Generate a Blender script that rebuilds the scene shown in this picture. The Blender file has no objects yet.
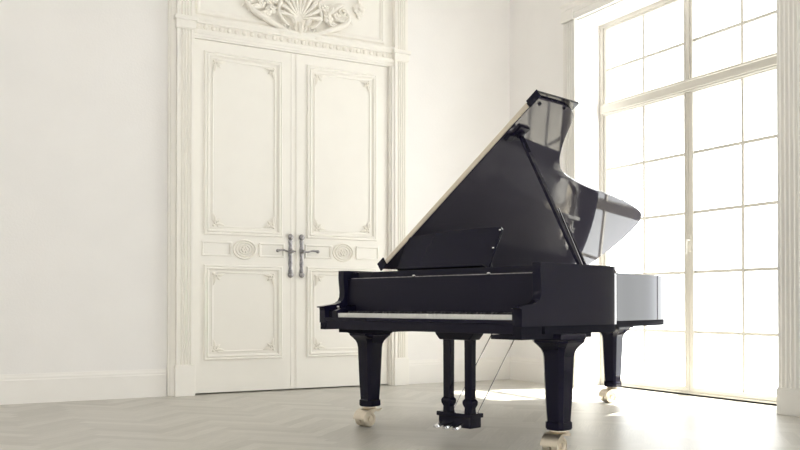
import bpy, bmesh, math, random
from mathutils import Vector, Matrix

random.seed(7)
C = bpy.context.scene.collection
PI = math.pi
R = math.radians

# ------------------------------------------------------------------ camera, world, lights, exposure
cam_d = bpy.data.cameras.new('camera')
cam = bpy.data.objects.new('camera', cam_d)
C.objects.link(cam)
cam.location = (0, 0, 0.8)
cam.rotation_euler = (PI / 2 + 0.01144, 0, -0.498)
cam_d.sensor_width = 36
cam_d.lens = 860.85 / 800 * 36
cam_d.shift_y = (294.915 - 225) / 800
cam_d.clip_start = 0.02
cam_d.clip_end = 200
sc = bpy.context.scene
sc.camera = cam

world = bpy.data.worlds.new('world')
sc.world = world
world.use_nodes = True
bg = world.node_tree.nodes['Background']
bg.inputs['Color'].default_value = (0.985, 0.985, 0.99, 1)
bg.inputs['Strength'].default_value = 5.0

sun_d = bpy.data.lights.new('sun', 'SUN')
sun = bpy.data.objects.new('sun', sun_d)
C.objects.link(sun)
sun_d.energy = 29.0
sun_d.angle = R(2.5)
sun_d.color = (1.0, 0.95, 0.85)
sun.location = (9, 3, 8)
sun.rotation_euler = Vector((-1.75, 0.42, -3.54)).to_track_quat('-Z', 'Y').to_euler()

sc.view_settings.view_transform = 'Standard'
sc.view_settings.look = 'None'
sc.view_settings.exposure = 0.16
sc.view_settings.gamma = 1.0
sc.view_settings.use_curve_mapping = False
sc.cycles.max_bounces = 16
sc.cycles.diffuse_bounces = 10
sc.cycles.glossy_bounces = 6
sc.cycles.transmission_bounces = 8
sc.cycles.transparent_max_bounces = 12
sc.cycles.sample_clamp_indirect = 8
sc.cycles.caustics_reflective = False
sc.cycles.use_denoising = True

# room numbers (metres; x runs along the door wall, y along the window wall)
XL, XR = -3.2, 5.486          # left wall, window wall inner face
YF, YB = -3.0, 7.60           # wall behind the camera, door wall
ZC = 4.7
WT = 0.42                     # window wall thickness
WIN = [(4.225, 6.485, 6.620), (-1.985, 0.275, 0.410)]   # opening: y0, y1 inside, y1 at the frame


WFRONT = [(-2.4, -0.017), (1.6, 3.983)]    # unseen window openings behind the camera, added for more daylight


def portal(y0, y1, front=False):
    d = bpy.data.lights.new('window_portal', 'AREA')
    o = bpy.data.objects.new('window_portal', d)
    C.objects.link(o)
    d.shape = 'RECTANGLE'
    d.size = y1 - y0
    d.size_y = 3.6
    d.cycles.is_portal = True
    o.matrix_world = Matrix.Translation((XR + WT + 0.12, (y0 + y1) / 2, 1.8)) @ \
        Vector((-1, 0, 0)).to_track_quat('-Z', 'Z').to_matrix().to_4x4()
    # size runs along local X: make that the world y axis
    m = Matrix(((0, 0, 1, 0), (1, 0, 0, 0), (0, 1, 0, 0), (0, 0, 0, 1)))
    o.matrix_world = Matrix.Translation((XR + WT + 0.12, (y0 + y1) / 2, 1.8)) @ m


    if front:
        o.matrix_world = Matrix.Translation(((y0 + y1) / 2, YF - WT - 0.12, 1.8)) @ Matrix(((1, 0, 0, 0), (0, 0, -1, 0), (0, 1, 0, 0), (0, 0, 0, 1)))


for w in WIN:
    portal(w[0], w[2])
for w in WFRONT:
    portal(w[0], w[1], True)


# ------------------------------------------------------------------ materials
def mat(name, col, rough=0.5, metal=0.0, ior=1.5, noise=None, bump=None, coat=0.0, spec=None):
    m = bpy.data.materials.new(name)
    m.use_nodes = True
    nt = m.node_tree
    b = nt.nodes['Principled BSDF']
    b.inputs['Base Color'].default_value = (*col, 1)
    b.inputs['Roughness'].default_value = rough
    b.inputs['Metallic'].default_value = metal
    b.inputs['IOR'].default_value = ior
    b.inputs['Coat Weight'].default_value = coat
    if spec is not None:
        b.inputs['Specular IOR Level'].default_value = spec
    if noise or bump:
        tc = nt.nodes.new('ShaderNodeTexCoord')
    if noise:
        scale, amt = noise
        n = nt.nodes.new('ShaderNodeTexNoise')
        n.inputs['Scale'].default_value = scale
        n.inputs['Detail'].default_value = 6
        nt.links.new(tc.outputs['Object'], n.inputs['Vector'])
        r = nt.nodes.new('ShaderNodeValToRGB')
        r.color_ramp.elements[0].position = 0.3
        r.color_ramp.elements[1].position = 0.7
        r.color_ramp.elements[0].color = (*[c * (1 - amt) for c in col], 1)
        r.color_ramp.elements[1].color = (*[min(1, c * (1 + amt)) for c in col], 1)
        nt.links.new(n.outputs['Fac'], r.inputs['Fac'])
        nt.links.new(r.outputs['Color'], b.inputs['Base Color'])
    if bump:
        scale, amt = bump
        n = nt.nodes.new('ShaderNodeTexNoise')
        n.inputs['Scale'].default_value = scale
        n.inputs['Detail'].default_value = 4
        nt.links.new(tc.outputs['Object'], n.inputs['Vector'])
        bp = nt.nodes.new('ShaderNodeBump')
        bp.inputs['Strength'].default_value = amt
        bp.inputs['Distance'].default_value = 0.01
        nt.links.new(n.outputs['Fac'], bp.inputs['Height'])
        nt.links.new(bp.outputs['Normal'], b.inputs['Normal'])
    return m


M_WALL = mat('plaster_wall', (0.890, 0.876, 0.868), 0.75, noise=(3.0, 0.012), bump=(60, 0.12))
M_CEIL = mat('ceiling_paint', (0.890, 0.878, 0.870), 0.8, noise=(4, 0.01))
M_CREAM = mat('cream_paint', (0.905, 0.884, 0.838), 0.42, noise=(5, 0.01))
M_CARVE = mat('cream_carving', (0.89, 0.862, 0.805), 0.5, noise=(20, 0.02))
M_BASE = mat('baseboard_paint', (0.88, 0.862, 0.835), 0.45, noise=(5, 0.01))
M_SURR = mat('window_casing_paint', (0.82, 0.805, 0.77), 0.5, noise=(5, 0.01))
M_WFRAME = mat('window_paint', (0.62, 0.596, 0.545), 0.5, noise=(5, 0.01))
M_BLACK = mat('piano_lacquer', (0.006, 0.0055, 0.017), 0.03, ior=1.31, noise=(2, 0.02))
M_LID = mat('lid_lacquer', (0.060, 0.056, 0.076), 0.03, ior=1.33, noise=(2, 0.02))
M_BLACKM = mat('black_satin', (0.008, 0.007, 0.018), 0.35, ior=1.28, noise=(9, 0.02))
M_IVORY = mat('white_key', (0.80, 0.80, 0.77), 0.25, noise=(30, 0.01))
M_BASEP = mat('black_base_paint', (0.012, 0.012, 0.019), 0.9, ior=1.2, noise=(9, 0.02))
M_EBONY = mat('black_key', (0.02, 0.02, 0.026), 0.3, noise=(30, 0.05))
M_BRASS = mat('pale_brass', (0.76, 0.69, 0.58), 0.42, 1.0, noise=(15, 0.04))
M_CHROME = mat('chrome', (0.75, 0.75, 0.78), 0.15, 1.0, noise=(12, 0.02))
M_PEWTER = mat('aged_pewter', (0.33, 0.32, 0.33), 0.38, 1.0, noise=(60, 0.35))
M_PLATE = mat('cast_plate', (0.45, 0.445, 0.44), 0.5, 0.0, noise=(8, 0.05))
M_SPRUCE = mat('soundboard_wood', (0.60, 0.55, 0.47), 0.5, noise=(6, 0.15))
M_STEEL = mat('string_steel', (0.6, 0.58, 0.55), 0.35, 1.0, noise=(40, 0.1))
M_DARK = mat('shadow_and_hole_dark', (0.03, 0.028, 0.03), 0.95, noise=(80, 0.2))  # dark fill: shadow strip under the window rails, discs for the plate holes


def glass_mat():
    m = bpy.data.materials.new('window_glass')
    m.use_nodes = True
    nt = m.node_tree
    nt.nodes.clear()
    out = nt.nodes.new('ShaderNodeOutputMaterial')
    t = nt.nodes.new('ShaderNodeBsdfTransparent')
    t.inputs['Color'].default_value = (0.97, 0.98, 0.97, 1)
    g = nt.nodes.new('ShaderNodeBsdfGlossy')
    g.inputs['Roughness'].default_value = 0.0
    lw = nt.nodes.new('ShaderNodeLayerWeight')
    pw = nt.nodes.new('ShaderNodeMath')
    pw.operation = 'POWER'
    pw.inputs[1].default_value = 4.0
    nt.links.new(lw.outputs['Facing'], pw.inputs[0])
    f = nt.nodes.new('ShaderNodeMath')
    f.operation = 'MULTIPLY_ADD'
    f.inputs[1].default_value = 0.5
    f.inputs[2].default_value = 0.04
    nt.links.new(pw.outputs[0], f.inputs[0])
    mx = nt.nodes.new('ShaderNodeMixShader')
    nt.links.new(f.outputs[0], mx.inputs['Fac'])
    nt.links.new(t.outputs['BSDF'], mx.inputs[1])
    nt.links.new(g.outputs['BSDF'], mx.inputs[2])
    nt.links.new(mx.outputs['Shader'], out.inputs['Surface'])
    return m


M_GLASS = glass_mat()


def floor_mat():
    m = bpy.data.materials.new('herringbone_parquet')
    m.use_nodes = True
    nt = m.node_tree
    b = nt.nodes['Principled BSDF']
    at = nt.nodes.new('ShaderNodeAttribute')
    at.attribute_name = 'tone'
    uv = nt.nodes.new('ShaderNodeUVMap')
    uv.uv_map = 'plank'
    mp = nt.nodes.new('ShaderNodeMapping')
    mp.inputs['Scale'].default_value = (2.2, 34, 1)
    nt.links.new(uv.outputs['UV'], mp.inputs['Vector'])
    n = nt.nodes.new('ShaderNodeTexNoise')
    n.inputs['Scale'].default_value = 3
    n.inputs['Detail'].default_value = 7
    nt.links.new(mp.outputs['Vector'], n.inputs['Vector'])
    base = nt.nodes.new('ShaderNodeMix')
    base.data_type = 'RGBA'
    base.inputs['A'].default_value = (0.49, 0.472, 0.430, 1)
    base.inputs['B'].default_value = (0.59, 0.570, 0.525, 1)
    nt.links.new(at.outputs['Fac'], base.inputs['Factor'])
    gr = nt.nodes.new('ShaderNodeMapRange')
    gr.inputs['From Min'].default_value = 0.3
    gr.inputs['From Max'].default_value = 0.7
    gr.inputs['To Min'].default_value = 0.86
    gr.inputs['To Max'].default_value = 1.08
    nt.links.new(n.outputs['Fac'], gr.inputs['Value'])
    mul = nt.nodes.new('ShaderNodeMix')
    mul.data_type = 'RGBA'
    mul.blend_type = 'MULTIPLY'
    mul.inputs['Factor'].default_value = 1
    nt.links.new(base.outputs['Result'], mul.inputs['A'])
    nt.links.new(gr.outputs['Result'], mul.inputs['B'])
    nt.links.new(mul.outputs['Result'], b.inputs['Base Color'])
    rr = nt.nodes.new('ShaderNodeMapRange')
    rr.inputs['To Min'].default_value = 0.30
    rr.inputs['To Max'].default_value = 0.46
    nt.links.new(n.outputs['Fac'], rr.inputs['Value'])
    nt.links.new(rr.outputs['Result'], b.inputs['Roughness'])
    bp = nt.nodes.new('ShaderNodeBump')
    bp.inputs['Strength'].default_value = 0.12
    bp.inputs['Distance'].default_value = 0.004
    nt.links.new(n.outputs['Fac'], bp.inputs['Height'])
    nt.links.new(bp.outputs['Normal'], b.inputs['Normal'])
    return m


M_FLOOR = floor_mat()


# ------------------------------------------------------------------ mesh helpers
class MB:
    """collects shapes and links them as one mesh object"""

    def __init__(self, f=None):
        self.bm = bmesh.new()
        self.f = f          # optional map of every point

    def P(self, p):
        p = Vector(p)
        return Vector(self.f(p)) if self.f else p

    def verts(self, pts):
        return [self.bm.verts.new(self.P(p)) for p in pts]

    def face(self, vs):
        try:
            return self.bm.faces.new(vs)
        except ValueError:
            return None

    def box(self, x0, x1, y0, y1, z0, z1):
        v = self.verts([(x, y, z) for z in (z0, z1) for y in (y0, y1) for x in (x0, x1)])
        for q in ((0, 2, 3, 1), (4, 5, 7, 6), (0, 1, 5, 4), (2, 6, 7, 3), (0, 4, 6, 2), (1, 3, 7, 5)):
            self.face([v[i] for i in q])
        return self

    def prism(self, poly, axis, lo, hi):
        """poly: 2d points in the other two axes (x,y / x,z / y,z order)"""
        def mk(a, b, t):
            return {'z': (a, b, t), 'y': (a, t, b), 'x': (t, a, b)}[axis]
        A = self.verts([mk(a, b, lo) for a, b in poly])
        B = self.verts([mk(a, b, hi) for a, b in poly])
        n = len(poly)
        self.face(A[::-1])
        self.face(B)
        for i in range(n):
            self.face([A[i], A[(i + 1) % n], B[(i + 1) % n], B[i]])
        return self

    def loft(self, loops, close=True, cap=True):
        V = [self.verts(l) for l in loops]
        n = len(loops[0])
        for a, b in zip(V, V[1:]):
            for i in range(n if close else n - 1):
                self.face([a[i], a[(i + 1) % n], b[(i + 1) % n], b[i]])
        if cap:
            self.face(V[0][::-1])
            self.face(V[-1])
        return V

    def tube(self, pts, r, seg=8, cap=True, flat=1.0, up=None):
        pts = [Vector(p) for p in pts]
        n = len(pts)
        rs = r if isinstance(r, (list, tuple)) else [r] * n
        loops = []
        ref = None
        for i in range(n):
            t = (pts[min(i + 1, n - 1)] - pts[max(i - 1, 0)])
            t = t.normalized() if t.length > 1e-9 else Vector((0, 0, 1))
            if up is not None:
                a = t.cross(Vector(up))
                if a.length < 1e-6:
                    a = t.orthogonal()
            elif ref is None:
                a = t.orthogonal()
            else:
                a = ref - t * ref.dot(t)
                if a.length < 1e-6:
                    a = t.orthogonal()
            a.normalize()
            ref = a
            b = t.cross(a).normalized()
            loops.append([pts[i] + (a * math.cos(2 * PI * k / seg) + b * flat * math.sin(2 * PI * k / seg)) * max(rs[i], 1e-5)
                          for k in range(seg)])
        self.loft(loops, cap=cap)
        return self

    def lathe(self, prof, c=(0, 0, 0), seg=20, axis='z'):
        loops = []
        for r, h in prof:
            lp = []
            for k in range(seg):
                a = 2 * PI * k / seg
                p, q = max(r, 1e-5) * math.cos(a), max(r, 1e-5) * math.sin(a)
                d = {'z': (p, q, h), 'y': (p, h, q), 'x': (h, p, q)}[axis]
                lp.append(Vector(c) + Vector(d))
            loops.append(lp)
        self.loft(loops)
        return self

    def ball(self, c, r, sx=1, sy=1, sz=1, seg=10, rings=6):
        loops = []
        for j in range(rings + 1):
            th = PI * j / rings
            rr = max(math.sin(th), 1e-3)
            loops.append([(c[0] + r * sx * rr * math.cos(2 * PI * k / seg), c[1] + r * sy * rr * math.sin(2 * PI * k / seg),
                           c[2] + r * sz * math.cos(th)) for k in range(seg)])
        self.loft(loops)
        return self

    def rect_mold(self, u0, u1, z0, z1, prof, mk):
        """moulding swept round a rectangle with mitred corners; prof = (inset, height) pairs"""
        loops = []
        for d, h in prof:
            loops.append([mk(u0 + d, h, z0 + d), mk(u1 - d, h, z0 + d), mk(u1 - d, h, z1 - d), mk(u0 + d, h, z1 - d)])
        V = [self.verts(l) for l in loops]
        for a, b in zip(V, V[1:]):
            for i in range(4):
                self.face([a[i], a[(i + 1) % 4], b[(i + 1) % 4], b[i]])
        return self

    def obj(self, name, m, parent=None, smooth=False, bevel=0.0, bseg=2, angle=35, loc=None):
        bmesh.ops.remove_doubles(self.bm, verts=self.bm.verts, dist=1e-6)
        bmesh.ops.recalc_face_normals(self.bm, faces=self.bm.faces)
        me = bpy.data.meshes.new(name)
        self.bm.to_mesh(me)
        self.bm.free()
        o = bpy.data.objects.new(name, me)
        C.objects.link(o)
        me.materials.append(m)
        if smooth or bevel:
            for p in me.polygons:
                p.use_smooth = True
            me.set_sharp_from_angle(angle=R(angle))
        if bevel:
            b = o.modifiers.new('bevel', 'BEVEL')
            b.width = bevel
            b.segments = bseg
            b.limit_method = 'ANGLE'
            b.angle_limit = R(30)
            b.harden_normals = True
        if parent:
            o.parent = parent
        if loc:
            o.location = loc
        return o


def empty(name, loc=(0, 0, 0), rz=0, parent=None):
    o = bpy.data.objects.new(name, None)
    C.objects.link(o)
    o.empty_display_size = 0.2
    o.location = loc
    o.rotation_euler = (0, 0, rz)
    if parent:
        o.parent = parent
    return o


def struct(o, label=None, cat=None):
    o['kind'] = 'structure'
    if label:
        o['label'] = label
    if cat:
        o['category'] = cat
    return o


def tag(o, label, cat, group=None):
    o['label'] = label
    o['category'] = cat
    if group:
        o['group'] = group
    return o


def catmull(pts, n=6, closed=False):
    out = []
    P = [Vector((*p, 0)) if len(p) == 2 else Vector(p) for p in pts]
    N = len(P)
    for i in range(N if closed else N - 1):
        g = (lambda k: P[k % N]) if closed else (lambda k: P[max(0, min(N - 1, k))])
        a, b, c, d = g(i - 1), g(i), g(i + 1), g(i + 2)
        for k in range(n):
            t = k / n
            out.append(0.5 * ((2 * b) + (-a + c) * t + (2 * a - 5 * b + 4 * c - d) * t * t + (-a + 3 * b - 3 * c + d) * t ** 3))
    if not closed:
        out.append(P[-1])
    return out


# ------------------------------------------------------------------ floor
def build_floor():
    W, n = 0.09, 6
    L = W * n
    bm = bmesh.new()
    uvl = bm.loops.layers.uv.new('plank')
    tone = bm.faces.layers.float.new('tone')
    x0, x1, y0, y1 = XL - 0.2, XR + WT + 0.14, YF - 0.45, YB + 0.2
    rot = Matrix.Rotation(R(45), 3, 'Z')
    cx, cy = (x0 + x1) / 2, (y0 + y1) / 2

    def add(a, b, w, h, vert):
        pts = [(a, b), (a + w, b), (a + w, b + h), (a, b + h)]
        q = [rot @ Vector((p[0], p[1], 0)) + Vector((cx, cy, 0)) for p in pts]
        c = sum(q, Vector()) / 4
        if not (x0 - 0.5 < c.x < x1 + 0.5 and y0 - 0.5 < c.y < y1 + 0.5):
            return
        g = 0.0012
        q = [c + (p - c) * 1.0 for p in q]
        f = bm.faces.new([bm.verts.new(p) for p in q])
        f[tone] = random.random()
        off = random.random() * 50
        uvs = [(0, 0), (w, 0), (w, h), (0, h)]
        for lp, (uu, vv) in zip(f.loops, uvs):
            lp[uvl].uv = (vv + off, uu + off) if vert else (uu + off, vv + off)

    for j in range(-24, 25):
        for i in range(-150, 151):
            ox, oy = i * W + j * L, i * W - j * L
            if abs(ox) > 11 or abs(oy) > 11:
                continue
            add(ox, oy, L, W, False)
            add(ox, oy + W, W, L, True)
    for co, no in (((x0, 0, 0), (-1, 0, 0)), ((x1, 0, 0), (1, 0, 0)), ((0, y0, 0), (0, -1, 0)), ((0, y1, 0), (0, 1, 0))):
        geo = bm.verts[:] + bm.edges[:] + bm.faces[:]
        bmesh.ops.bisect_plane(bm, geom=geo, plane_co=co, plane_no=no, clear_outer=True)
    v = [bm.verts.new(p) for p in ((x0, y0, -0.12), (x1, y0, -0.12), (x1, y1, -0.12), (x0, y1, -0.12),
                                  (x0, y0, -0.001), (x1, y0, -0.001), (x1, y1, -0.001), (x0, y1, -0.001))]
    for q in ((3, 2, 1, 0), (0, 1, 5, 4), (1, 2, 6, 5), (2, 3, 7, 6), (3, 0, 4, 7)):
        bm.faces.new([v[i] for i in q])
    me = bpy.data.meshes.new('floor')
    bm.to_mesh(me)
    bm.free()
    me.materials.append(M_FLOOR)
    o = bpy.data.objects.new('floor', me)
    C.objects.link(o)
    struct(o, 'pale grey whitewashed herringbone parquet floor', 'floor')


build_floor()

# ------------------------------------------------------------------ walls and ceiling
DX0, DX1, DZ = 2.037, 3.989, 3.175       # door opening
DM = 3.013                              # meeting line of the two leaves
mb = MB()
mb.box(XL - 0.2, DX0, YB, YB + 0.2, 0, ZC)
mb.box(DX1, XR + WT, YB, YB + 0.2, 0, ZC)
mb.box(DX0, DX1, YB, YB + 0.2, DZ, ZC)
mb.box(DX0, DX1, YB + 0.16, YB + 0.2, 0, DZ)  # unseen panel behind the door, added to stop light leaking under it
struct(mb.obj('wall_back', M_WALL), 'off-white plaster wall behind the tall double door', 'wall')

mb = MB()
XO = XR + WT
ys = [YF]
for y0, y1, y2 in sorted(WIN):
    mb.box(XR, XO, ys[-1], y0, 0, ZC)
    ys.append(y2)
    # head and the slightly splayed far reveal
    mb.prism([(XR, 3.553), (XO, 3.60), (XO, ZC), (XR, ZC)], 'y', y0, y2)
    mb.prism([(XR, y1), (XO, y2), (XR, y2)], 'z', 0, 3.62)
mb.box(XR, XO, ys[-1], YB, 0, ZC)
struct(mb.obj('wall_right', M_WALL), 'off-white plaster wall holding the tall bright window', 'wall')
struct(MB().box(XL - 0.2, XL, YF, YB, 0, ZC).obj('wall_left', M_WALL))
mb = MB()
xs = XL - 0.2
for x0, x1 in WFRONT:
    mb.box(xs, x0, YF - WT, YF, 0, ZC)
    mb.box(x0, x1, YF - WT, YF, 3.60, ZC)
    xs = x1
mb.box(xs, XO, YF - WT, YF, 0, ZC)
struct(mb.obj('wall_front', M_WALL))
struct(MB().box(XL - 0.2, XO, YF - WT, YB + 0.2, ZC, ZC + 0.15).obj('ceiling', M_CEIL))


def base_profile(h=0.24, t=0.022):
    return [(0, 0), (t, 0), (t, h - 0.05), (t * 0.8, h - 0.042), (t * 0.8, h - 0.03), (t * 0.5, h - 0.015), (t * 0.35, h), (0, h)]


def baseboard(name, segs, axis, wall, sgn):
    mb = MB()
    for a, b in segs:
        mb.prism([(wall + sgn * d, z) for d, z in base_profile()], axis, a, b)
    struct(mb.obj(name, M_BASE))


baseboard('baseboard_back', [(XL, 1.80), (4.21, XR - 0.001)], 'x', YB - 0.0005, -1)
baseboard('baseboard_right', [(6.76, YB - 0.025), (0.6, 3.98), (YF, -2.2)], 'y', XR - 0.0005, -1)
baseboard('baseboard_left', [(YF, YB - 0.025)], 'y', XL + 0.0005, 1)


# ------------------------------------------------------------------ fluted pilasters
def flute_section(w, proj, n, margin, depth, seg=7):
    """cross section of a fluted pilaster: x 0..w, y 0..proj (proud side at proj)"""
    pts = [(0, 0), (0, proj)]
    fw = (w - 2 * margin) / n
    for i in range(n):
        c = margin + fw * (i + 0.5)
        r = fw * 0.40
        for k in range(seg + 1):
            a = PI * k / seg
            pts.append((c - r * math.cos(a), proj - depth * math.sin(a)))
    pts += [(w, proj), (w, 0)]
    return pts


def door_pilaster(name, x0, x1, label):
    e = struct(empty(name, (x0, YB, 0)), label, 'pilaster')
    w = x1 - x0
    pr = 0.085
    sec = [(x, -y) for x, y in flute_section(w, pr, 4, 0.022, 0.014)]
    MB().prism(sec, 'z', 0.275, 3.222).obj('shaft', M_CREAM, e, smooth=True)
    MB().prism(sec, 'z', 3.335, 4.35).obj('shaft', M_CREAM, e, smooth=True)
    mb = MB()
    mb.box(-0.012, w + 0.012, -pr - 0.014, -0.0005, 0.0, 0.268)
    mb.box(-0.006, w + 0.006, -pr - 0.007, -0.0005, 0.268, 0.275)
    mb.obj('plinth', M_CREAM, e, bevel=0.003)
    mb = MB()
    mb.box(-0.006, w + 0.006, -pr - 0.008, -0.0005, 3.222, 3.232)
    mb.box(-0.012, w + 0.012, -pr - 0.016, -0.0005, 3.232, 3.300)
    mb.box(-0.026, w + 0.026, -pr - 0.032, -0.0005, 3.300, 3.335)
    mb.obj('capital', M_CREAM, e, bevel=0.003)
    return e


door_pilaster('trim_1', 1.872, 2.022, 'cream fluted pilaster between the bare left wall and the door')
door_pilaster('trim_2', 4.032, 4.170, 'cream fluted pilaster right of the door, above the keyboard end of the piano')
# flat backing strips behind the pilasters and the jamb lining
mb = MB()
mb.box(1.808, 1.8715, YB - 0.03, YB - 0.0005, 0, 4.35)
mb.box(1.826, 1.8715, YB - 0.045, YB - 0.03, 0, 4.35)
struct(mb.obj('trim_3', M_CREAM, bevel=0.003), 'narrow stepped moulding along the outer side of the left pilaster', 'moulding')
mb = MB()
mb.box(4.1705, 4.205, YB - 0.03, YB - 0.0005, 0, 4.35)
struct(mb.obj('trim_4', M_CREAM, bevel=0.003), 'narrow moulding along the outer side of the right pilaster', 'moulding')
mb = MB()
mb.box(2.0225, DX0 - 0.0, YB - 0.035, YB + 0.15, 0.0, 3.175)
mb.box(DX1 + 0.0, 4.0315, YB - 0.05, YB + 0.15, 0.0, 3.175)
mb.box(4.004, 4.0315, YB - 0.072, YB - 0.05, 0.0, 3.175)
struct(mb.obj('trim_5', M_CREAM, bevel=0.002), 'cream jamb lining on both sides of the double door', 'door frame')

# entablature above the door
e = struct(empty('trim_6', (2.022, YB, 3.175)), 'cream entablature with a row of egg-shaped beads above the door', 'moulding')
w = 4.031 - 2.022
prof = [(0, 0.0), (-0.03, 0.0), (-0.034, 0.012), (-0.044, 0.018), (-0.047, 0.035), (-0.055, 0.040), (-0.066, 0.060), (-0.068, 0.068),
        (-0.046, 0.072), (-0.046, 0.128), (-0.062, 0.132), (-0.064, 0.142), (-0.078, 0.158), (-0.085, 0.166), (-0.085, 0.184), (-0.05, 0.192), (0, 0.192)]
MB().prism(prof, 'x', 0.0, w).obj('cornice', M_CREAM, e, smooth=True, angle=20)
mb = MB()
n = 28
for i in range(n):
    x = (i + 0.5) * w / n
    mb.ball((x, -0.049, 0.100), 0.020, 1.05, 0.8, 1.15, 10, 6)
    mb.box(x + w / n / 2 - 0.006, x + w / n / 2 + 0.006, -0.052, -0.045, 0.08, 0.122)
mb.obj('bead_row', M_CARVE, e, smooth=True)

# framed panel above the entablature
e = struct(empty('trim_7', (2.022, YB, 3.367)), 'cream framed panel above the door, behind the carved shell', 'panel')
mb = MB()
mb.box(0, w, -0.02, -0.0005, 0.0, 0.98)
mb.obj('panel_board', M_CREAM, e)


def mkd(u, h, z):
    return (u, -h, z)


mb = MB()
mb.rect_mold(0.028, w - 0.095, 0.022, 0.93, [(0, 0.0195), (0.0, 0.03), (0.01, 0.042), (0.022, 0.045), (0.03, 0.036), (0.036, 0.036), (0.044, 0.024), (0.05, 0.0195)], mkd)
mb.obj('panel_frame', M_CREAM, e, smooth=True, angle=25)


# ------------------------------------------------------------------ carving
def spiral(cx, cz, r, turns, a0, sgn=1, n=26, h0=0.01, h1=0.03, shrink=0.25):
    pts = []
    for k in range(n):
        t = k / (n - 1)
        rr = r * (1 - t * (1 - shrink))
        a = a0 + sgn * turns * 2 * PI * t
        pts.append((cx + rr * math.cos(a), -(h0 + (h1 - h0) * math.sin(PI * t * 0.5)), cz + rr * math.sin(a)))
    return pts


def flower(mb, cx, cz, r, h=0.02, n=5, ph=0.3):
    for k in range(n):
        a = 2 * PI * k / n + ph
        mb.ball((cx + 0.6 * r * math.cos(a), -h, cz + 0.6 * r * math.sin(a)), 0.48 * r, 1, 0.55, 1, 8, 5)
    mb.ball((cx, -h - 0.25 * r, cz), 0.32 * r, 1, 0.8, 1, 8, 5)


def leaf(mb, p0, p1, bend, wd, h=0.02, n=9):
    p0, p1 = Vector((p0[0], 0, p0[1])), Vector((p1[0], 0, p1[1]))
    d = p1 - p0
    nn = Vector((-d.z, 0, d.x)).normalized()
    pts, rs = [], []
    for k in range(n):
        t = k / (n - 1)
        p = p0 + d * t + nn * bend * math.sin(PI * t)
        pts.append((p.x, -(h * (0.6 + 0.7 * math.sin(PI * t))), p.z))
        rs.append(wd * math.sin(PI * min(0.999, 0.12 + 0.86 * t)) ** 0.8)
    mb.tube(pts, rs, 8, flat=0.45, up=(0, 1, 0))
    mb.tube([(a, b - 0.012, c_) for a, b, c_ in pts], [r * 0.16 for r in rs], 5)


e = tag(empty('carved_cartouche', (3.025, YB - 0.0205, 3.325)), 'carved cream shell with scrolls and flowers over the centre of the door', 'ornament')
# shell fan
mb = MB()
for k in range(11):
    a = R(90 + (k - 5) * 17)
    L = 0.245 if k % 2 == 0 else 0.235
    pts = [(0.03 * math.cos(a), -0.03, 0.17 + 0.03 * math.sin(a)),
           (0.5 * L * math.cos(a), -0.058, 0.17 + 0.6 * L * math.sin(a)),
           (0.75 * L * math.cos(a), -0.060, 0.17 + 0.95 * L * math.sin(a)),
           (0.88 * L * math.cos(a), -0.034, 0.17 + 1.15 * L * math.sin(a))]
    mb.tube(catmull(pts, 4), [0.008 + 0.018 * (i / 12) ** 0.8 for i in range(13)], 8)
mb.obj('shell', M_CARVE, e, smooth=True, angle=60)
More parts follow.
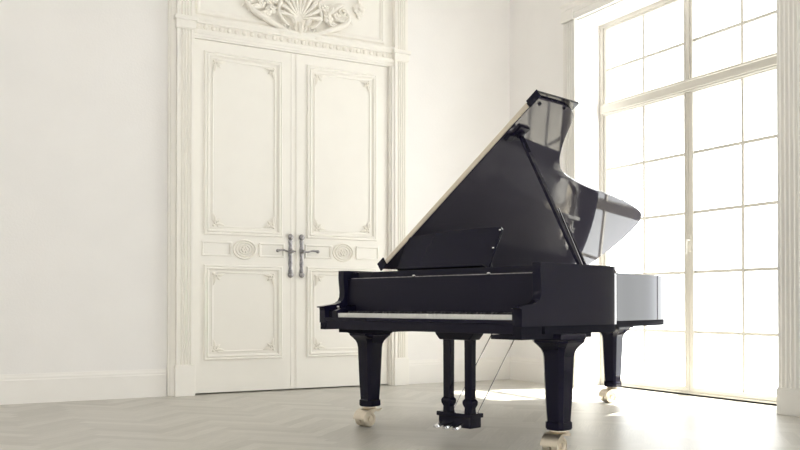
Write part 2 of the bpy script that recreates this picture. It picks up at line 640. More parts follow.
# body shield under the shell
mb = MB()
sh = catmull([(-0.13, 0.30), (-0.16, 0.18), (-0.09, 0.07), (0, 0.015), (0.09, 0.07), (0.16, 0.18), (0.13, 0.30), (0, 0.36)], 5, True)
loops = []
for s, h in ((1, 0.0), (1, 0.018), (0.92, 0.026), (0.86, 0.018), (0.6, 0.03), (0.2, 0.036)):
    loops.append([(p.x * s, -h, 0.19 + (p.y - 0.19) * s) for p in sh])
mb.loft(loops)
mb.obj('shield', M_CARVE, e, smooth=True, angle=45)
for s in (-1, 1):
    mb = MB(lambda p, s=s: (p[0] * s * 1.13, p[1] * 1.25, p[2]))
    # big C scroll sweeping outwards, with a rolled end
    big = [(0.05, -0.02, 0.045), (0.13, -0.035, 0.04), (0.22, -0.035, 0.075), (0.31, -0.035, 0.12), (0.40, -0.032, 0.17), (0.455, -0.028, 0.24), (0.44, -0.02, 0.31)]
    mb.tube(catmull(big, 5), [0.008 + 0.02 * math.sin(PI * min(1, i / 30)) for i in range(31)], 9)
    mb.tube(spiral(0.115, 0.075, 0.05, 1.3, R(-60), 1), 0.011, 7)
    mb.tube(spiral(0.40, 0.30, 0.05, 1.4, R(-30), 1), 0.011, 7)
    mb.tube(spiral(0.20, 0.26, 0.055, 1.3, R(200), -1), 0.012, 7)
    mb.tube(catmull([(0.10, -0.03, 0.09), (0.16, -0.04, 0.14), (0.19, -0.045, 0.22), (0.17, -0.045, 0.31), (0.20, -0.04, 0.40), (0.26, -0.03, 0.44)], 5), 0.014, 8)
    mb.obj('scroll', M_CARVE, e, smooth=True, angle=60)
    for args in (
            ((0.02, 0.05), (0.16, -0.008), 0.018, 0.022, 0.02),
            ((0.10, 0.03), (0.22, 0.03), -0.02, 0.02, 0.03),
            ((0.24, 0.17), (0.36, 0.12), 0.02, 0.026, 0.03),
            ((0.30, 0.22), (0.45, 0.16), 0.025, 0.024, 0.03),
            ((0.34, 0.26), (0.50, 0.20), 0.02, 0.020, 0.02),
            ((0.24, 0.24), (0.30, 0.36), -0.02, 0.024, 0.03),
            ((0.30, 0.28), (0.42, 0.38), 0.02, 0.024, 0.025),
            ((0.04, 0.09), (0.11, 0.17), 0.015, 0.018, 0.045),
            ((0.02, 0.03), (0.05, 0.12), -0.01, 0.014, 0.045),
            ((0.05, 0.02), (0.14, 0.035), 0.012, 0.02, 0.035),
            ((0.0, 0.13), (0.0, 0.0), 0.0, 0.024, 0.05),
    ):
        mb = MB(lambda p, s=s: (p[0] * s * 1.13, p[1] * 1.25, p[2]))
        leaf(mb, *args)
        mb.obj('acanthus_leaf', M_CARVE, e, smooth=True, angle=60)
    for fx, fz, fr in ((0.255, 0.205, 0.045), (0.335, 0.245, 0.034), (0.225, 0.30, 0.036), (0.29, 0.16, 0.026)):
        mb = MB(lambda p, s=s: (p[0] * s * 1.13, p[1] * 1.25, p[2]))
        flower(mb, fx, fz, fr, 0.042, 5, fx * 20)
        mb.obj('flower', M_CARVE, e, smooth=True, angle=60)

for i, (px, lab) in enumerate(((3.655, 'hanging carved flower drop right of the shell over the door'),
                               (2.39, 'hanging carved flower drop left of the shell over the door'))):
    e = tag(empty('carved_flower_drop', (px, YB - 0.0205, 3.60)), lab, 'ornament', 'carved flower drops over the door')
    mb = MB()
    flower(mb, 0.0, 0.085, 0.062, 0.022, 6)
    mb.ball((0, -0.02, 0.02), 0.026, 1, 0.6, 1.25, 8, 6)
    leaf(mb, (0.0, 0.06), (0.075, 0.10), 0.014, 0.018)
    leaf(mb, (0.0, 0.06), (-0.075, 0.10), -0.014, 0.018)
    mb.obj('flower', M_CARVE, e, smooth=True, angle=60)
    mb = MB()
    mb.tube([(0, -0.012, 0.12), (0.004, -0.014, 0.2), (-0.004, -0.014, 0.3), (0, -0.01, 0.42)], 0.009, 7)
    leaf(mb, (0, 0.17), (0.045, 0.23), 0.01, 0.014)
    leaf(mb, (0, 0.17), (-0.045, 0.23), -0.01, 0.014)
    flower(mb, 0, 0.30, 0.04, 0.018)
    mb.obj('stem', M_CARVE, e, smooth=True, angle=60)

# ------------------------------------------------------------------ double door
door = struct(empty('door_1', (DM, YB, 0)), 'tall cream panelled double door with carved corners and pewter lever handles', 'door')
FY = 0.012       # leaf face lies this far in front of... (local y, positive into the wall)


def door_leaf(x0, x1, sgn, ox0, ox1):
    leafo = MB().box(x0, x1, -FY, 0.04, 0.012, 3.172).obj('door_leaf', M_CREAM, door, bevel=0.0025)
    mk = lambda u, h, z: (u, -FY - h, z)
    outer = [(0.0, -0.001), (0.0, 0.008), (0.006, 0.017), (0.014, 0.019), (0.020, 0.012), (0.026, 0.012), (0.034, 0.022), (0.042, 0.016), (0.050, 0.002), (0.052, -0.001)]
    mb = MB()
    mb.rect_mold(ox0, ox1, 1.428, 3.078, outer, mk)
    mb.rect_mold(ox0, ox1, 0.302, 1.160, outer, mk)
    mb.obj('panel_molding', M_CREAM, leafo, smooth=True, angle=25)
    # rail panel left and right of the medallion
    cx = (ox0 + ox1) / 2 + 0.005
    thin = [(0, -0.001), (0.0, 0.006), (0.006, 0.011), (0.012, 0.011), (0.018, 0.004), (0.02, -0.001)]
    mb = MB()
    for a, b in ((ox0 - 0.02, cx - 0.115), (cx + 0.14, ox1 + 0.02)):
        mb.rect_mold(a, b, 1.238, 1.372, thin, mk)
    mb.obj('rail_molding', M_CREAM, leafo, smooth=True, angle=25)
    # medallion
    mb = MB()
    for rr, tr in ((0.105, 0.0085), (0.078, 0.006), (0.05, 0.006)):
        pts = [(cx + rr * math.cos(2 * PI * k / 28), -FY - 0.006, 1.305 + rr * 0.80 * math.sin(2 * PI * k / 28)) for k in range(29)]
        mb.tube(pts, tr, 7)
    for k in range(6):
        a = 2 * PI * k / 6
        mb.ball((cx + 0.022 * math.cos(a), -FY - 0.004, 1.305 + 0.02 * math.sin(a)), 0.014, 1, 0.7, 1, 8, 5)
    mb.ball((cx, -FY - 0.008, 1.305), 0.010, 1, 1, 1, 8, 5)
    for s in (-1, 1):
        pts = [(cx + s * (0.128 + 0.012 * math.cos(t)), -FY - 0.004, 1.305 + 0.055 * math.sin(t)) for t in [R(-80 + 20 * k) for k in range(9)]]
        mb.tube(pts, 0.006, 6)
    mb.obj('medallion', M_CARVE, leafo, smooth=True, angle=60)
    # inner bead frames with notched, leafy corners
    for z0, z1 in ((1.505, 3.005), (0.378, 1.088)):
        a, b = ox0 + 0.078, ox1 - 0.078
        nt_ = 0.05
        mb = MB()
        path = []
        for (qx, qz, sx, sz) in ((a, z0, 1, 1), (b, z0, -1, 1), (b, z1, -1, -1), (a, z1, 1, -1)):
            arc = []
            for k in range(7):
                t = PI / 2 * k / 6
                arc.append((qx + sx * nt_ * math.cos(t), qz + sz * nt_ * math.sin(t)))
            if (sx, sz) in ((1, 1), (-1, -1)):
                arc = arc[::-1]
            path += arc
        path.append(path[0])
        mb.tube([(p[0], -FY - 0.002, p[1]) for p in path], 0.009, 6)
        mb.obj('inner_molding', M_CREAM, leafo, smooth=True, angle=50)
        for (qx, qz, sx, sz) in ((a, z0, 1, 1), (b, z0, -1, 1), (b, z1, -1, -1), (a, z1, 1, -1)):
            mb = MB(lambda p, qx=qx, qz=qz, sx=sx, sz=sz: (qx + sx * p[0] * 1.2, -FY + p[1] * 1.5, qz + sz * p[2] * 1.2))
            mb.tube(spiral(0.026, 0.026, 0.018, 1.2, 0, 1, 16, 0.004, 0.012), 0.006, 6)
            leaf(mb, (0.012, 0.012), (0.095, 0.006), 0.008, 0.010, 0.007)
            leaf(mb, (0.012, 0.012), (0.006, 0.095), -0.008, 0.010, 0.007)
            leaf(mb, (0.03, 0.03), (0.06, 0.055), 0.0, 0.009, 0.006)
            mb.ball((0.008, -0.006, 0.008), 0.011, 1, 0.7, 1, 8, 5)
            mb.obj('corner_ornament', M_CARVE, leafo, smooth=True, angle=60)
    return leafo


lf = door_leaf(DX0 - DM + 0.003, -0.0015, -1, 2.130 - DM, 2.874 - DM)
rf = door_leaf(0.0015, DX1 - DM - 0.003, 1, 3.118 - DM, 3.862 - DM)
# astragal strips either side of the meeting line
mb = MB()
mb.box(-0.055, -0.046, -FY - 0.005, -FY + 0.001, 0.012, 3.168)
mb.box(-0.012, -0.003, -FY - 0.007, -FY + 0.001, 0.012, 3.168)
mb.obj('astragal', M_CREAM, lf, bevel=0.002)


def door_handle(px, sgn, leafo):
    mb = MB()
    y = -FY
    z0, z1 = 1.085, 1.432
    prof = [(z0, 0.012), (z0 + 0.03, 0.020), (z0 + 0.06, 0.013), (z0 + 0.10, 0.019), (z0 + 0.15, 0.015), (z0 + 0.22, 0.022), (z0 + 0.27, 0.015),
            (z0 + 0.31, 0.019), (z1, 0.012)]
    loops = []
    for z, w_ in prof:
        loops.append([(px - w_, y + 0.001, z), (px + w_, y + 0.001, z), (px + w_, y - 0.006, z), (px, y - 0.011, z), (px - w_, y - 0.006, z)])
    mb.loft(loops)
    mb.ball((px, y - 0.010, z0 - 0.004), 0.029, 1, 0.6, 1, 12, 7)
    mb.ball((px, y - 0.010, z1 + 0.004), 0.029, 1, 0.6, 1, 12, 7)
    mb.obj('escutcheon', M_PEWTER, leafo, smooth=True, angle=50)
    mb = MB()
    lz = 1.300
    mb.lathe([(0.022, 0.0), (0.024, -0.014), (0.014, -0.020), (0.011, -0.046), (0.016, -0.052), (0.012, -0.066), (0.0, -0.07)], (px, y, lz), 14, 'y')
    pts = catmull([(px, y - 0.055, lz), (px + sgn * 0.04, y - 0.058, lz - 0.004), (px + sgn * 0.09, y - 0.058, lz + 0.008), (px + sgn * 0.135, y - 0.055, lz + 0.004)], 5)
    mb.tube(pts, [0.012 - 0.004 * math.sin(PI * i / 15) for i in range(16)], 10)
    mb.ball((px + sgn * 0.145, y - 0.054, lz + 0.002), 0.016, 1, 1, 1, 10, 7)
    mb.tube([(px, y - 0.055, lz), (px - sgn * 0.035, y - 0.056, lz)], [0.009, 0.005], 8)
    mb.obj('handle', M_PEWTER, leafo, smooth=True, angle=50)


door_handle(-0.060, -1, lf)
door_handle(0.052, 1, rf)


# ------------------------------------------------------------------ windows
def window(idx, y0, y1, label, front=False):
    XW = 5.88 - XR          # frame face, local x
    e = struct(empty('window_%d' % idx, (XR, y0, 0)), label, 'window')
    if front:
        e.location = (y0, YF, 0)
        e.rotation_euler = (0, 0, -PI / 2)
    W = y1 - y0             # frame width
    d = 0.05
    yl, ym0, ym1, yr = 0.15, 5.416 - 4.227, 5.519 - 4.227, W - 0.093
    mb = MB()
    x0, x1 = XW - 0.012, XW + 0.055
    mb.box(x0, x1, 0.004, 0.080, 0.0, 3.595)
    mb.box(x0, x1, W - 0.060, W - 0.004, 0.0, 3.595)
    mb.box(x0, x1, 0.080, W - 0.060, 3.556, 3.595)
    mb.box(x0, x1, 0.080, W - 0.060, 0.014, 0.030)
    mb.box(x0 + 0.002, x1 - 0.004, ym0 + 0.03, ym1 - 0.03, 2.79, 3.556)
    mb.obj('window_frame', M_WFRAME, e, bevel=0.003)
    MB().box(x0 + 0.006, x1 - 0.006, 0.080, W - 0.080, 0.0, 0.014).obj('rail_shadow_strip', M_DARK, e)  # dark strip standing in for the shadow under the bottom rail
    mb = MB()
    mb.prism([(x0 - 0.03, 2.70), (x0 - 0.012, 2.70), (x0 - 0.012, 2.685), (x1, 2.685), (x1, 2.79), (x0 - 0.02, 2.79), (x0 - 0.02, 2.775), (x0 - 0.034, 2.765), (x0 - 0.034, 2.72)],
             'y', 0.080, W - 0.060)
    mb.obj('transom', M_WFRAME, e, bevel=0.002)
    cols = ((yl, ym0), (ym1, yr))
    for k, (a, b) in enumerate(cols):
        for (z0, z1, bars, nm) in ((0.078, 2.672, (0.56, 1.088, 1.615, 2.143), 'lower_sash'), (2.808, 3.535, (3.135,), 'upper_sash')):
            a0 = 0.082 if k == 0 else (ym0 + ym1) / 2 + 0.002
            b0 = (ym0 + ym1) / 2 - 0.002 if k == 0 else W - 0.062
            lo = 0.032 if nm == 'lower_sash' else 2.792
            hi = 2.684 if nm == 'lower_sash' else 3.554
            mb = MB()
            mb.box(XW + 0.002, XW + 0.045, a0, a, lo, hi)
            mb.box(XW + 0.002, XW + 0.045, b, b0, lo, hi)
            mb.box(XW + 0.002, XW + 0.045, a, b, lo, z0)
            mb.box(XW + 0.002, XW + 0.045, a, b, z1, hi)
            mb.rect_mold(a - 0.02, b + 0.02, z0 - 0.02, z1 + 0.02, [(0, -0.001), (0, 0.006), (0.012, 0.006), (0.02, 0.0)],
                         lambda u, h, z: (XW + 0.002 - h, u, z))
            sash = mb.obj(nm, M_WFRAME, e, bevel=0.002)
            mb = MB()
            c = (a + b) / 2
            mb.box(XW + 0.012, XW + 0.034, c - 0.013, c + 0.013, z0, z1)
            for z in bars:
                mb.box(XW + 0.0115, XW + 0.0345, a, b, z - 0.013, z + 0.013)
            mb.obj('muntin', M_WFRAME, sash)
            MB().box(XW + 0.020, XW + 0.024, a - 0.004, b + 0.004, z0 - 0.004, z1 + 0.004).obj('pane', M_GLASS, sash)
            if nm == 'lower_sash' and k == 0:
                mb = MB()
                yy = ym0 + 0.03
                mb.box(XW - 0.012, XW + 0.003, yy - 0.014, yy + 0.014, 1.27, 1.42)
                mb.tube([(XW - 0.012, yy, 1.37), (XW - 0.045, yy, 1.37), (XW - 0.052, yy, 1.35), (XW - 0.052, yy, 1.25)], 0.009, 8)
                mb.obj('handle', M_WFRAME, sash, bevel=0.002)
    return e


window(1, 4.227, 6.618, 'tall white window with thin bars, flooded with daylight, right of the piano')
window(2, -1.983, 0.408, 'tall white window further along the wall, out of the picture')


window(3, WFRONT[0][0] + 0.001, WFRONT[0][1] - 0.001, 'unseen tall white window added behind the viewer for daylight, first of two', True)
window(4, WFRONT[1][0] + 0.001, WFRONT[1][1] - 0.001, 'unseen tall white window added behind the viewer for daylight, second of two', True)


# window surround: fluted pilasters, plinths and stepped head
def window_surround(n0, y0, y1, la, lb, lc):
    for nm, a, b, lab in ((n0, y0 - 0.235, y0 - 0.005, la), (n0 + 1, y1 + 0.004, y1 + 0.175, lb)):
        e = struct(empty('trim_%d' % nm, (XR, a, 0)), lab, 'pilaster')
        w = b - a
        sec = [(-y, x) for x, y in flute_section(w, 0.038, 5 if w > 0.2 else 4, 0.02, 0.012)]
        MB().prism(sec, 'z', 0.195, 3.565).obj('shaft', M_SURR, e, smooth=True)
        mb = MB()
        mb.box(-0.052, -0.0005, -0.008, w + 0.006, 0.0, 0.188)
        mb.box(-0.046, -0.0005, -0.004, w + 0.003, 0.188, 0.196)
        mb.obj('plinth', M_SURR, e, bevel=0.003)
    e = struct(empty('trim_%d' % (n0 + 2), (XR, y0, 3.567)), lc, 'moulding')
    a, b = -0.235, y1 - y0 + 0.18
    prof = [(-0.0005, 0), (-0.040, 0), (-0.040, 0.018), (-0.045, 0.022), (-0.045, 0.06), (-0.052, 0.066), (-0.052, 0.10), (-0.062, 0.112),
            (-0.066, 0.13), (-0.080, 0.145), (-0.080, 0.165), (-0.0005, 0.18)]
    MB().prism(prof, 'y', a, b).obj('head_molding', M_BASE, e, smooth=True, angle=20)
    mb = MB()
    for q in (a - 0.012, b - 0.175 + 0.012):
        mb.box(-0.058, -0.0005, q, q + 0.175, 0.0, 0.10)
    mb.obj('corner_block', M_BASE, e, bevel=0.003)


window_surround(8, 4.227, 6.481, 'pale grey fluted pilaster at the near side of the bright window',
                'narrow fluted casing at the far side of the bright window', 'stepped head moulding above the bright window')
window_surround(11, -1.983, 0.271, 'fluted pilaster at the near side of the second window',
                'narrow fluted casing at the far side of the second window', 'stepped head moulding above the second window')

# ------------------------------------------------------------------ grand piano
piano = tag(empty('grand_piano', (2.5318, 4.3169, 0), -1.2969),
            'glossy black concert grand piano with raised lid on brass casters, tail towards the window', 'piano')
HW = 0.804
ZT, ZB = 1.02, 0.645

curve = [(HW, 0.50), (0.801, 0.62), (0.790, 0.72), (0.755, 0.80), (0.695, 0.86), (0.60, 0.92), (0.49, 0.995), (0.40, 1.09), (0.335, 1.21), (0.285, 1.40),
         (0.250, 1.66), (0.222, 1.96), (0.195, 2.22), (0.150, 2.44), (0.085, 2.585), (-0.02, 2.675), (-0.16, 2.715), (-0.36, 2.72), (-0.56, 2.685),
         (-0.70, 2.60), (-0.778, 2.46), (-HW, 2.28)]
smooth_curve = [(p.x, p.y) for p in catmull(curve, 5)]
OUT = [(HW, 0.05), (HW, 0.2), (HW, 0.4)] + smooth_curve + [(-HW, 1.6), (-HW, 0.8), (-HW, 0.05)]


def offset(path, d):
    """shift an open path to its left (inwards here) by d"""
    res = []
    n = len(path)
    for i in range(n):
        a = Vector(path[max(0, i - 1)])
        b = Vector(path[min(n - 1, i + 1)])
        t = (b - a).normalized()
        nrm = Vector((-t.y, t.x))
        p = Vector(path[i]) + nrm * d
        res.append((p.x, p.y))
    return res


def band(mb, path, d0, d1, z0, z1):
    o, i = offset(path, d0), offset(path, d1)
    n = len(path)
    A = mb.verts([(x, y, z0) for x, y in o])
    B = mb.verts([(x, y, z1) for x, y in o])
    D = mb.verts([(x, y, z1) for x, y in i])
    E_ = mb.verts([(x, y, z0) for x, y in i])
    for k in range(n - 1):
        mb.face([A[k], A[k + 1], B[k + 1], B[k]])
        mb.face([B[k], B[k + 1], D[k + 1], D[k]])
        mb.face([D[k], D[k + 1], E_[k + 1], E_[k]])
        mb.face([E_[k], E_[k + 1], A[k + 1], A[k]])
    for k in (0, n - 1):
        mb.face([A[k], B[k], D[k], E_[k]])


ZR = 0.688
mb = MB()
band(mb, OUT, 0.0, 0.052, ZR, ZT)
arm = [(0.002, ZR), (0.002, 1.02), (-0.0005, 1.019), (-0.002, 0.975), (0.000, 0.95), (0.004, 0.915), (0.007, 0.88), (0.005, 0.85), (-0.008, 0.826), (-0.034, 0.811),
       (-0.07, 0.803), (-0.11, 0.800), (-0.178, 0.790), (-0.180, 0.783), (-0.160, 0.779), (-0.157, 0.765), (-0.157, ZR)]
arm_prof = [(0.05, ZR), (0.05, 1.02)] + arm[2:]
for s in (-1, 1):
    mb.prism(arm_prof, 'x', s * HW, s * (HW - 0.052))
mb.obj('case', M_BLACK, piano, bevel=0.0006, angle=30)

mb = MB()
band(mb, OUT, 0.008, 0.06, ZB, ZR + 0.001)
for s in (-1, 1):
    mb.box(min(s * (HW - 0.006), s * (HW - 0.06)), max(s * (HW - 0.006), s * (HW - 0.06)), -0.155, 0.02, ZB, ZR + 0.001)
mb.box(0.60, HW - 0.003, -0.155, 0.47, 0.622, ZB + 0.001)
mb.box(-HW + 0.003, -0.60, 0.0, 0.47, 0.622, ZB + 0.001)
mb.obj('case_base', M_BASEP, piano, bevel=0.002)

# keybed, key slip, key blocks
IN = HW - 0.052
mb = MB()
mb.box(-IN, IN, -0.150, 0.30, ZB + 0.004, 0.700)
mb.obj('keybed', M_BLACKM, piano, bevel=0.002)
MB().box(-IN, IN, -0.155, -0.128, 0.700, 0.722).obj('key_slip', M_BLACK, piano, bevel=0.003)
KX0, KX1 = -0.666, 0.714
for a, b in ((-IN + 0.0005, KX0 - 0.002), (KX1 + 0.002, IN - 0.0005)):
    MB().prism([(-0.127, 0.700), (0.03, 0.700), (0.03, 0.80), (-0.02, 0.785), (-0.10, 0.775), (-0.127, 0.762)], 'x', a, b).obj('key_block', M_BLACK, piano, bevel=0.003)
for px in (-0.735, 0.735):
    MB().lathe([(0.0, 0.0), (0.012, 0.0), (0.014, 0.006), (0.010, 0.014), (0.0, 0.016)], (px, -0.06, 0.779), 12).obj('key_block_knob', M_CHROME, piano, smooth=True)

# keys
kw = (KX1 - KX0) / 52
wk = MB()
wk.box(0.0006, kw - 0.0006, -0.12, 0.028, 0.722, 0.748)
wmesh = wk.obj('white_key', M_IVORY, piano, bevel=0.001)
wmesh.location = (KX0, 0, 0)
white = 'ABCDEFG'
for i in range(1, 52):
    o = wmesh.copy()
    C.objects.link(o)
    o.location = (KX0 + i * kw, 0, 0)
bk = MB()
bk.prism([(-0.060, 0.748), (0.028, 0.748), (0.028, 0.760), (-0.052, 0.760)], 'x', -0.0065, 0.0065)
bmesh_k = bk.obj('black_key', M_EBONY, piano, bevel=0.001)
first = True
for i in range(51):
    if white[i % 7] in 'ACDFG':
        o = bmesh_k if first else bmesh_k.copy()
        if not first:
            C.objects.link(o)
        first = False
        o.location = (KX0 + (i + 1) * kw, 0, 0)

# fallboard
fb = MB().prism([(0.030, 0.745), (0.075, 0.745), (0.075, 0.966), (0.034, 0.966)], 'x', -IN + 0.001, IN - 0.001).obj('fallboard', M_BLACKM, piano, bevel=0.002)
MB().box(-IN + 0.02, IN - 0.02, 0.045, 0.060, 0.9665, 0.971).obj('fallboard_highlight', M_PEWTER, fb)  # metal strip added to imitate the highlight along the fallboard's top edge
for px in (-0.16, 0.42):
    MB().ball((px, 0.046, 0.972), 0.011, 1.2, 1, 0.8, 10, 6).obj('knob', M_CHROME, fb, smooth=True)
# tray and music desk
MB().box(-IN + 0.001, IN - 0.001, 0.064, 0.42, 0.972, 1.008).obj('desk_tray', M_BLACK, piano, bevel=0.003)
tilt = R(16)
DY = 0.20


def desk_map(p):
    # p: (x, thickness, height up the desk)
    return (p[0], DY + p[1] * math.cos(tilt) + p[2] * math.sin(tilt), 1.010 + p[2] * math.cos(tilt) - p[1] * math.sin(tilt))


desk = MB(desk_map)
top = catmull([(-0.465, 0.0), (-0.46, 0.06), (-0.447, 0.13), (-0.422, 0.215), (-0.40, 0.230), (-0.335, 0.233), (-0.20, 0.243), (-0.05, 0.251), (0.14, 0.252), (0.325, 0.249)], 3)
poly = [(p.x, p.y) for p in top] + [(0.337, 0.232), (0.308, 0.12), (0.285, 0.0)]
desk.prism([(x, z) for x, z in poly], 'y', 0.0, 0.016)
dk = desk.obj('music_desk', M_BLACK, piano, bevel=0.002)
for px, pz in ((0.326, 0.228), (0.300, 0.12)):
    mb = MB(desk_map)
    mb.ball((px, -0.004, pz), 0.007, 1, 1, 1, 8, 6)
    mb.obj('desk_stud', M_CHROME, dk, smooth=True)
mb = MB(desk_map)
mb.box(-0.43, 0.28, -0.05, 0.0, 0.0, 0.012)
mb.obj('desk_ledge', M_BLACK, dk, bevel=0.002)
for px in (-0.3, 0.2):
    MB().tube([(px, 0.34, 1.012), (px, 0.285, 1.15)], 0.006, 6).obj('desk_strut', M_BLACKM, dk)

# inside: soundboard, plate, strings, dampers
inner = offset(OUT, 0.053)
MB().prism([(IN - 0.001, 0.43)] + [(x, y) for x, y in inner if y > 0.44] + [(-IN + 0.001, 0.43)], 'z', 0.875, 0.887).obj('soundboard', M_SPRUCE, piano)
mb = MB()
P_in = [(x, y) for x, y in OUT if y >= 0.42]
band(mb, [(HW, 0.40)] + P_in + [(-HW, 0.40)], 0.056, 0.165, 0.905, 0.925)
mb.box(-IN + 0.002, IN - 0.002, 0.425, 0.56, 0.905, 0.932)
web = [(x, y) for x, y in OUT if 1.0 <= y <= 2.42 and x > 0]
wo = offset(OUT, 0.16)
wo = [p for p, q in zip(wo, OUT) if q in web]
mb.prism(wo + [(-0.20, 2.38), (-0.18, 1.95), (-0.15, 1.6), (-0.19, 1.35), (-0.10, 1.22), (0.05, 1.12)], 'z', 0.906, 0.926)
for (a, b) in (((-0.45, 0.5), (-0.62, 2.5)), ((-0.15, 0.5), (-0.30, 2.6)), ((0.15, 0.5), (0.03, 2.45)), ((0.42, 0.5), (0.22, 1.45)), ((0.60, 0.5), (0.50, 0.98))):
    d = (Vector(b) - Vector(a)).normalized()
    nn = Vector((-d.y, d.x)) * 0.016
    q = [Vector(a) + nn, Vector(b) + nn, Vector(b) - nn, Vector(a) - nn]
    mb.prism([(v.x, v.y) for v in q], 'z', 0.930, 0.972)
plate = mb.obj('cast_iron_plate', M_PLATE, piano, bevel=0.004)
holes = [(-0.070, 1.47, 0.030), (0.043, 1.72, 0.027), (-0.105, 1.37, 0.020), (0.095, 2.03, 0.024), (-0.02, 1.60, 0.020), (0.0, 2.2, 0.022), (0.640, 0.74, 0.026), (0.56, 0.81, 0.022), (0.47, 0.885, 0.026), (0.39, 0.955, 0.022), (0.31, 1.05, 0.026), (0.245, 1.18, 0.022), (0.20, 1.34, 0.026),
         (0.17, 1.55, 0.022), (0.14, 1.8, 0.026), (0.12, 2.05, 0.022), (0.07, 2.33, 0.026), (-0.1, 2.58, 0.026), (-0.35, 2.61, 0.026), (-0.6, 2.55, 0.026)]
for hx, hy, hr in holes:
    mb = MB()
    hr *= 1.45
    mb.lathe([(hr * 1.45, 0.9255), (hr * 1.40, 0.932), (hr * 1.08, 0.932), (hr, 0.928)], (hx, hy, 0), 20)
    mb.obj('plate_rosette', M_PLATE, plate, smooth=True)
    MB().lathe([(hr * 0.99, 0.9256), (hr * 0.99, 0.9295)], (hx, hy, 0), 18).obj('plate_hole', M_DARK, plate)
mb = MB()
for k in range(110):
    t = k / 109
    xa = -0.70 + 1.38 * t
    # string ends follow the bent side
    if t < 0.3:
        xb, yb = -0.60 + 0.5 * (t / 0.3) , 2.50
    elif t < 0.85:
        s = (t - 0.3) / 0.55
        xb, yb = -0.05 + 0.45 * s, 2.42 - 1.32 * s ** 0.7
    else:
        s = (t - 0.85) / 0.15
        xb, yb = 0.40 + 0.25 * s, 1.06 - 0.28 * s
    zz = 0.944 if t > 0.3 else 0.950
    mb.tube([(xa, 0.52, zz), (xb, yb, zz - 0.006)], 0.0012 if t > 0.3 else 0.002, 4)
st = mb.obj('strings', M_STEEL, piano)
st['kind'] = 'stuff'
mb = MB()
for k in range(60):
    t = k / 59
    xa = -0.68 + 1.10 * t
    mb.box(xa - 0.007, xa + 0.007, 0.66 + 0.02 * t, 0.78 + 0.0 * t, 0.955, 0.985)
mb.obj('damper_row', M_BLACKM, piano)

# lid
TH = R(36.0)
lid_e = empty('lid', (-HW, 0, 1.030), 0, piano)


def lid_map(p):
    # p: (distance from the hinge, y, height above the underside)
    return (p[0] * math.cos(TH) - p[2] * math.sin(TH), p[1], p[0] * math.sin(TH) + p[2] * math.cos(TH))


Y0 = 0.383
lid_pts = [(1.616, Y0), (1.616, 0.62), (1.605, 0.72), (1.57, 0.795), (1.50, 0.848), (1.40, 0.905), (1.30, 0.977), (1.21, 1.06), (1.13, 1.18), (1.075, 1.36),
           (1.025, 1.62), (0.985, 1.93), (0.945, 2.22), (0.895, 2.45), (0.855, 2.575), (0.79, 2.655), (0.70, 2.700), (0.58, 2.715), (0.44, 2.712), (0.30, 2.68), (0.15, 2.64),
           (0.02, 2.60)]
cv = catmull(lid_pts[1:], 4)
lid_poly = [lid_pts[0]] + [(p.x, p.y) for p in cv] + [(0.02, Y0)]
mb = MB(lid_map)
mb.prism(lid_poly, 'z', 0.0, 0.019)
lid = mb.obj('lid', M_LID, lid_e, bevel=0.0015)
# one mesh root: reparent so that the lid panel is the part and the rest are its sub-parts
lid.parent = piano
lid.location = lid_e.location
bpy.data.objects.remove(lid_e)
# front flap folded back over the lid
mb = MB(lid_map)
mb.prism([(0.03, Y0 - 0.002), (1.645, Y0 - 0.002), (1.645, Y0 + 0.40), (0.03, Y0 + 0.385)], 'z', 0.021, 0.036)
mb.obj('front_flap', M_BLACK, lid, bevel=0.003)
# pale brass hinge running along the fold
mb = MB(lid_map)
mb.box(0.075, 1.545, Y0 - 0.010, Y0 - 0.0035, 0.002, 0.034)
mb.obj('fold_hinge', M_BRASS, lid, bevel=0.002)
mb = MB(lid_map)
mb.box(1.552, 1.645, Y0 - 0.012, Y0 - 0.0035, -0.010, 0.042)
mb.obj('fold_end', M_BLACK, lid, bevel=0.002)
mb = MB(lid_map)
mb.box(0.0, 0.072, Y0 - 0.012, Y0 - 0.0035, -0.002, 0.060)
mb.obj('fold_end', M_BLACK, lid, bevel=0.002)
for a, y in ((1.600, 0.66), (1.585, Y0 + 0.05)):
    mb = MB(lid_map)
    mb.lathe([(0.010, 0.0), (0.010, -0.008), (0.007, -0.012), (0.0, -0.013)], (a, y, 0), 12)
    mb.obj('rubber_bumper', M_BLACKM, lid, smooth=True)
# hinges on the bass side
for y in (0.50, 1.45, 2.40):
    mb = MB()
    mb.tube([(-0.008, y - 0.05, -0.012), (-0.008, y + 0.05, -0.012)], 0.008, 8)
    mb.obj('lid_hinge', M_BRASS, lid, smooth=True)

# lid prop
base = Vector((0.735, 0.475, 1.0))


def lidp(a, y, t=0.0):
    v = Vector(lid_map(Vector((a, y, t))))
    return v + Vector((-HW, 0, 1.030))


topp = lidp(1.36, 0.475, -0.012)
mb = MB()
d = (topp - base)
dn = d.normalized()
side = Vector((0, 1, 0))
nrm = dn.cross(side).normalized()


def bar(mb, a, b, w, t):
    dd = (b - a).normalized()
    nn = dd.cross(side).normalized()
    loops = []
    for p in (a, b):
        loops.append([p + side * w + nn * t, p - side * w + nn * t, p - side * w - nn * t, p + side * w - nn * t])
    mb.loft(loops)


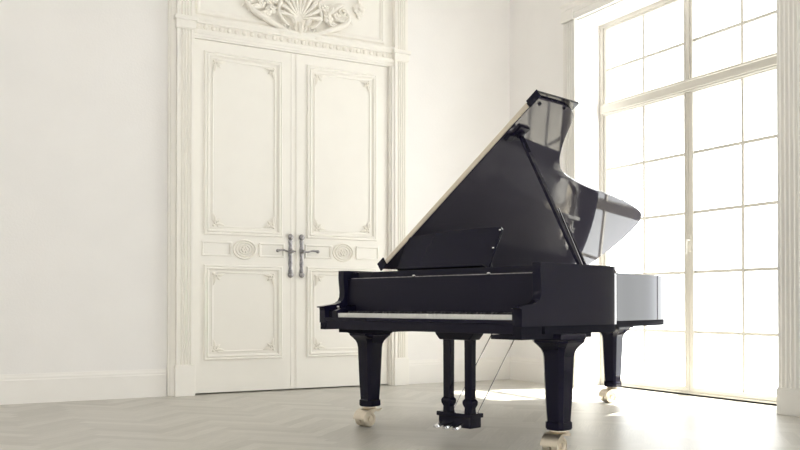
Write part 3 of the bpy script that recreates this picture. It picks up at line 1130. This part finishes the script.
bar(mb, base, topp, 0.017, 0.009)
prop = mb.obj('prop_stick', M_BLACK, piano, bevel=0.003)
mb = MB()
b2 = base + Vector((0.0, 0.052, 0.0))
bar(mb, b2, b2 + (lidp(1.36, 0.475) - base) * 0.40, 0.007, 0.007)
mb.obj('short_prop', M_BLACK, prop, bevel=0.002)
mb = MB()
bar(mb, base + dn * 0.012 + side * 0.012 , base + dn * 0.40 + side * 0.036, 0.003, 0.010)
mb.obj('prop_edge', M_CHROME, prop)
mb = MB(lambda p: lidp(p[0], p[1], p[2]))
mb.box(1.31, 1.41, 0.43, 0.52, -0.018, -0.001)
mb.lathe([(0.03, -0.018), (0.03, -0.032), (0.02, -0.036)], (1.36, 0.475, 0), 14)
mb.box(1.30, 1.34, 0.39, 0.44, -0.03, -0.001)
mb.obj('prop_socket', M_BLACKM, prop, bevel=0.003)
MB().box(0.71, 0.757, 0.44, 0.545, 0.99, 1.012).obj('prop_base', M_BLACKM, prop, bevel=0.002)

# beams under the case
mb = MB()
mb.box(-IN, IN, 0.30, 0.36, ZB + 0.004, 0.74)
for (a, b) in (((-0.5, 0.3), (-0.45, 2.55)), ((0.0, 0.3), (-0.36, 2.55)), ((0.5, 0.3), (0.28, 1.2))):
    d = (Vector(b) - Vector(a)).normalized()
    nn = Vector((-d.y, d.x)) * 0.04
    q = [Vector(a) + nn, Vector(b) + nn, Vector(b) - nn, Vector(a) - nn]
    mb.prism([(v.x, v.y) for v in q], 'z', 0.68, 0.80)
mb.obj('beam', M_BLACKM, piano)


# legs with casters
def oct_loop(h, c, z):
    """square of half width h with corners cut by c"""
    return [(h, -h + c, z), (h, h - c, z), (h - c, h, z), (-h + c, h, z), (-h, h - c, z), (-h, -h + c, z), (-h + c, -h, z), (h - c, -h, z)]


def leg(px, py, rot, cast_dir, top_half=0.16):
    mb = MB()
    loops = []
    for z, h in ((0.612, 0.115), (0.600, 0.112), (0.585, 0.097), (0.565, 0.080), (0.545, 0.071), (0.52, 0.067), (0.30, 0.059), (0.178, 0.052)):
        loops.append(oct_loop(h, h * 0.32, z))
    mb.loft(loops)
    g = mb.obj('leg', M_BLACK, piano, smooth=True, angle=25, loc=(px, py, 0))
    MB().box(-top_half, top_half, -0.115, 0.115, 0.612, ZB + 0.001).obj('leg_block', M_BLACKM, g, bevel=0.008)
    mb = MB()
    mb.loft([oct_loop(0.052, 0.017, 0.178), oct_loop(0.058, 0.018, 0.172), oct_loop(0.059, 0.019, 0.142), oct_loop(0.055, 0.021, 0.132)])
    mb.obj('ferrule', M_BLACK, g, smooth=True, angle=25)
    # caster: world-direction cast_dir is where the wheel trails; axle is perpendicular
    a = cast_dir
    cr, sr = math.cos(a), math.sin(a)

    def cm(p):
        return (p[0] * cr - p[1] * sr, p[0] * sr + p[1] * cr, p[2])
    wc = (0.042, 0, 0.052)
    for s in (-1, 1):
        mb = MB(cm)
        mb.lathe([(0.018, s * 0.006), (0.046, s * 0.006), (0.0515, s * 0.011), (0.0515, s * 0.044), (0.046, s * 0.049), (0.034, s * 0.049), (0.031, s * 0.043),
                  (0.017, s * 0.043), (0.014, s * 0.052), (0.0, s * 0.053)], wc, 28, 'y')
        mb.obj('caster_wheel', M_BRASS, g, smooth=True, angle=35)
    mb = MB(cm)
    mb.lathe([(0.046, 0.1315), (0.048, 0.124), (0.040, 0.117), (0.026, 0.113), (0.024, 0.104), (0.0, 0.104)], (0, 0, 0), 22)
    fork = catmull([(-0.035, 0.112), (0.01, 0.118), (0.06, 0.112), (0.092, 0.086), (0.104, 0.055), (0.098, 0.054), (0.084, 0.078), (0.055, 0.1045), (0.01, 0.104), (-0.03, 0.098)], 3, True)
    mb.prism([(p.x, p.y) for p in fork], 'y', -0.052, 0.052)
    mb.prism([(-0.036, 0.110), (0.012, 0.108), (0.052, 0.060), (0.052, 0.044), (0.030, 0.044), (0.0, 0.075), (-0.04, 0.088)], 'y', -0.005, 0.005)
    mb.tube([(-0.03, 0, 0.104), (-0.075, 0, 0.098), (-0.10, 0, 0.108)], [0.010, 0.008, 0.007], 8)
    mb.obj('caster_fork', M_BRASS, g, smooth=True, angle=35)
    return g


# local direction of image-left / towards viewer
leg(-0.752, 0.229, 0, R(-90), 0.10)
leg(0.752, 0.229, 0, R(-86), 0.10)
leg(-0.368, 2.56, 0, R(-112), 0.13)

# pedal lyre
LY = 0.27
lyre = MB().prism([(-0.160, ZB + 0.003), (0.160, ZB + 0.003), (0.150, 0.622), (0.122, 0.590), (-0.118, 0.590), (-0.150, 0.622)], 'y', LY - 0.05, LY + 0.05).obj('pedal_lyre', M_BLACKM, piano, bevel=0.006)
for px in (-0.085, 0.088):
    mb = MB()
    loops = []
    for z, h in ((0.592, 0.030), (0.53, 0.029), (0.24, 0.028), (0.232, 0.036), (0.222, 0.040), (0.205, 0.038), (0.185, 0.028), (0.155, 0.030)):
        loops.append([(px + x, LY + y * 0.8, zz) for x, y, zz in oct_loop(h, h * 0.2, z)])
    mb.loft(loops)
    mb.obj('lyre_post', M_BLACK, lyre, smooth=True, angle=25)
mb = MB()
mb.box(-0.128, 0.128, LY - 0.045, LY + 0.055, 0.068, 0.132)
mb.box(-0.138, 0.138, LY - 0.055, LY + 0.065, 0.128, 0.155)
mb.obj('pedal_box', M_BLACK, lyre, bevel=0.005)
for px in (-0.075, 0.0, 0.075):
    mb = MB()
    sh = [(LY - 0.04, 0.095), (LY - 0.055, 0.094), (LY - 0.08, 0.088), (LY - 0.11, 0.078), (LY - 0.135, 0.073)]
    loops = []
    for (y, z), hw in zip(sh, (0.010, 0.012, 0.019, 0.024, 0.013)):
        loops.append([(px - hw, y, z - 0.006), (px + hw, y, z - 0.006), (px + hw * 0.8, y, z + 0.007), (px - hw * 0.8, y, z + 0.007)])
    mb.loft(loops)
    mb.obj('pedal', M_CHROME, lyre, smooth=True, angle=60)
for px in (-0.10, 0.10):
    MB().tube([(px, LY + 0.055, 0.15), (px, LY + 0.50, 0.70)], 0.0035, 8).obj('lyre_rod', M_CHROME, lyre, smooth=True)
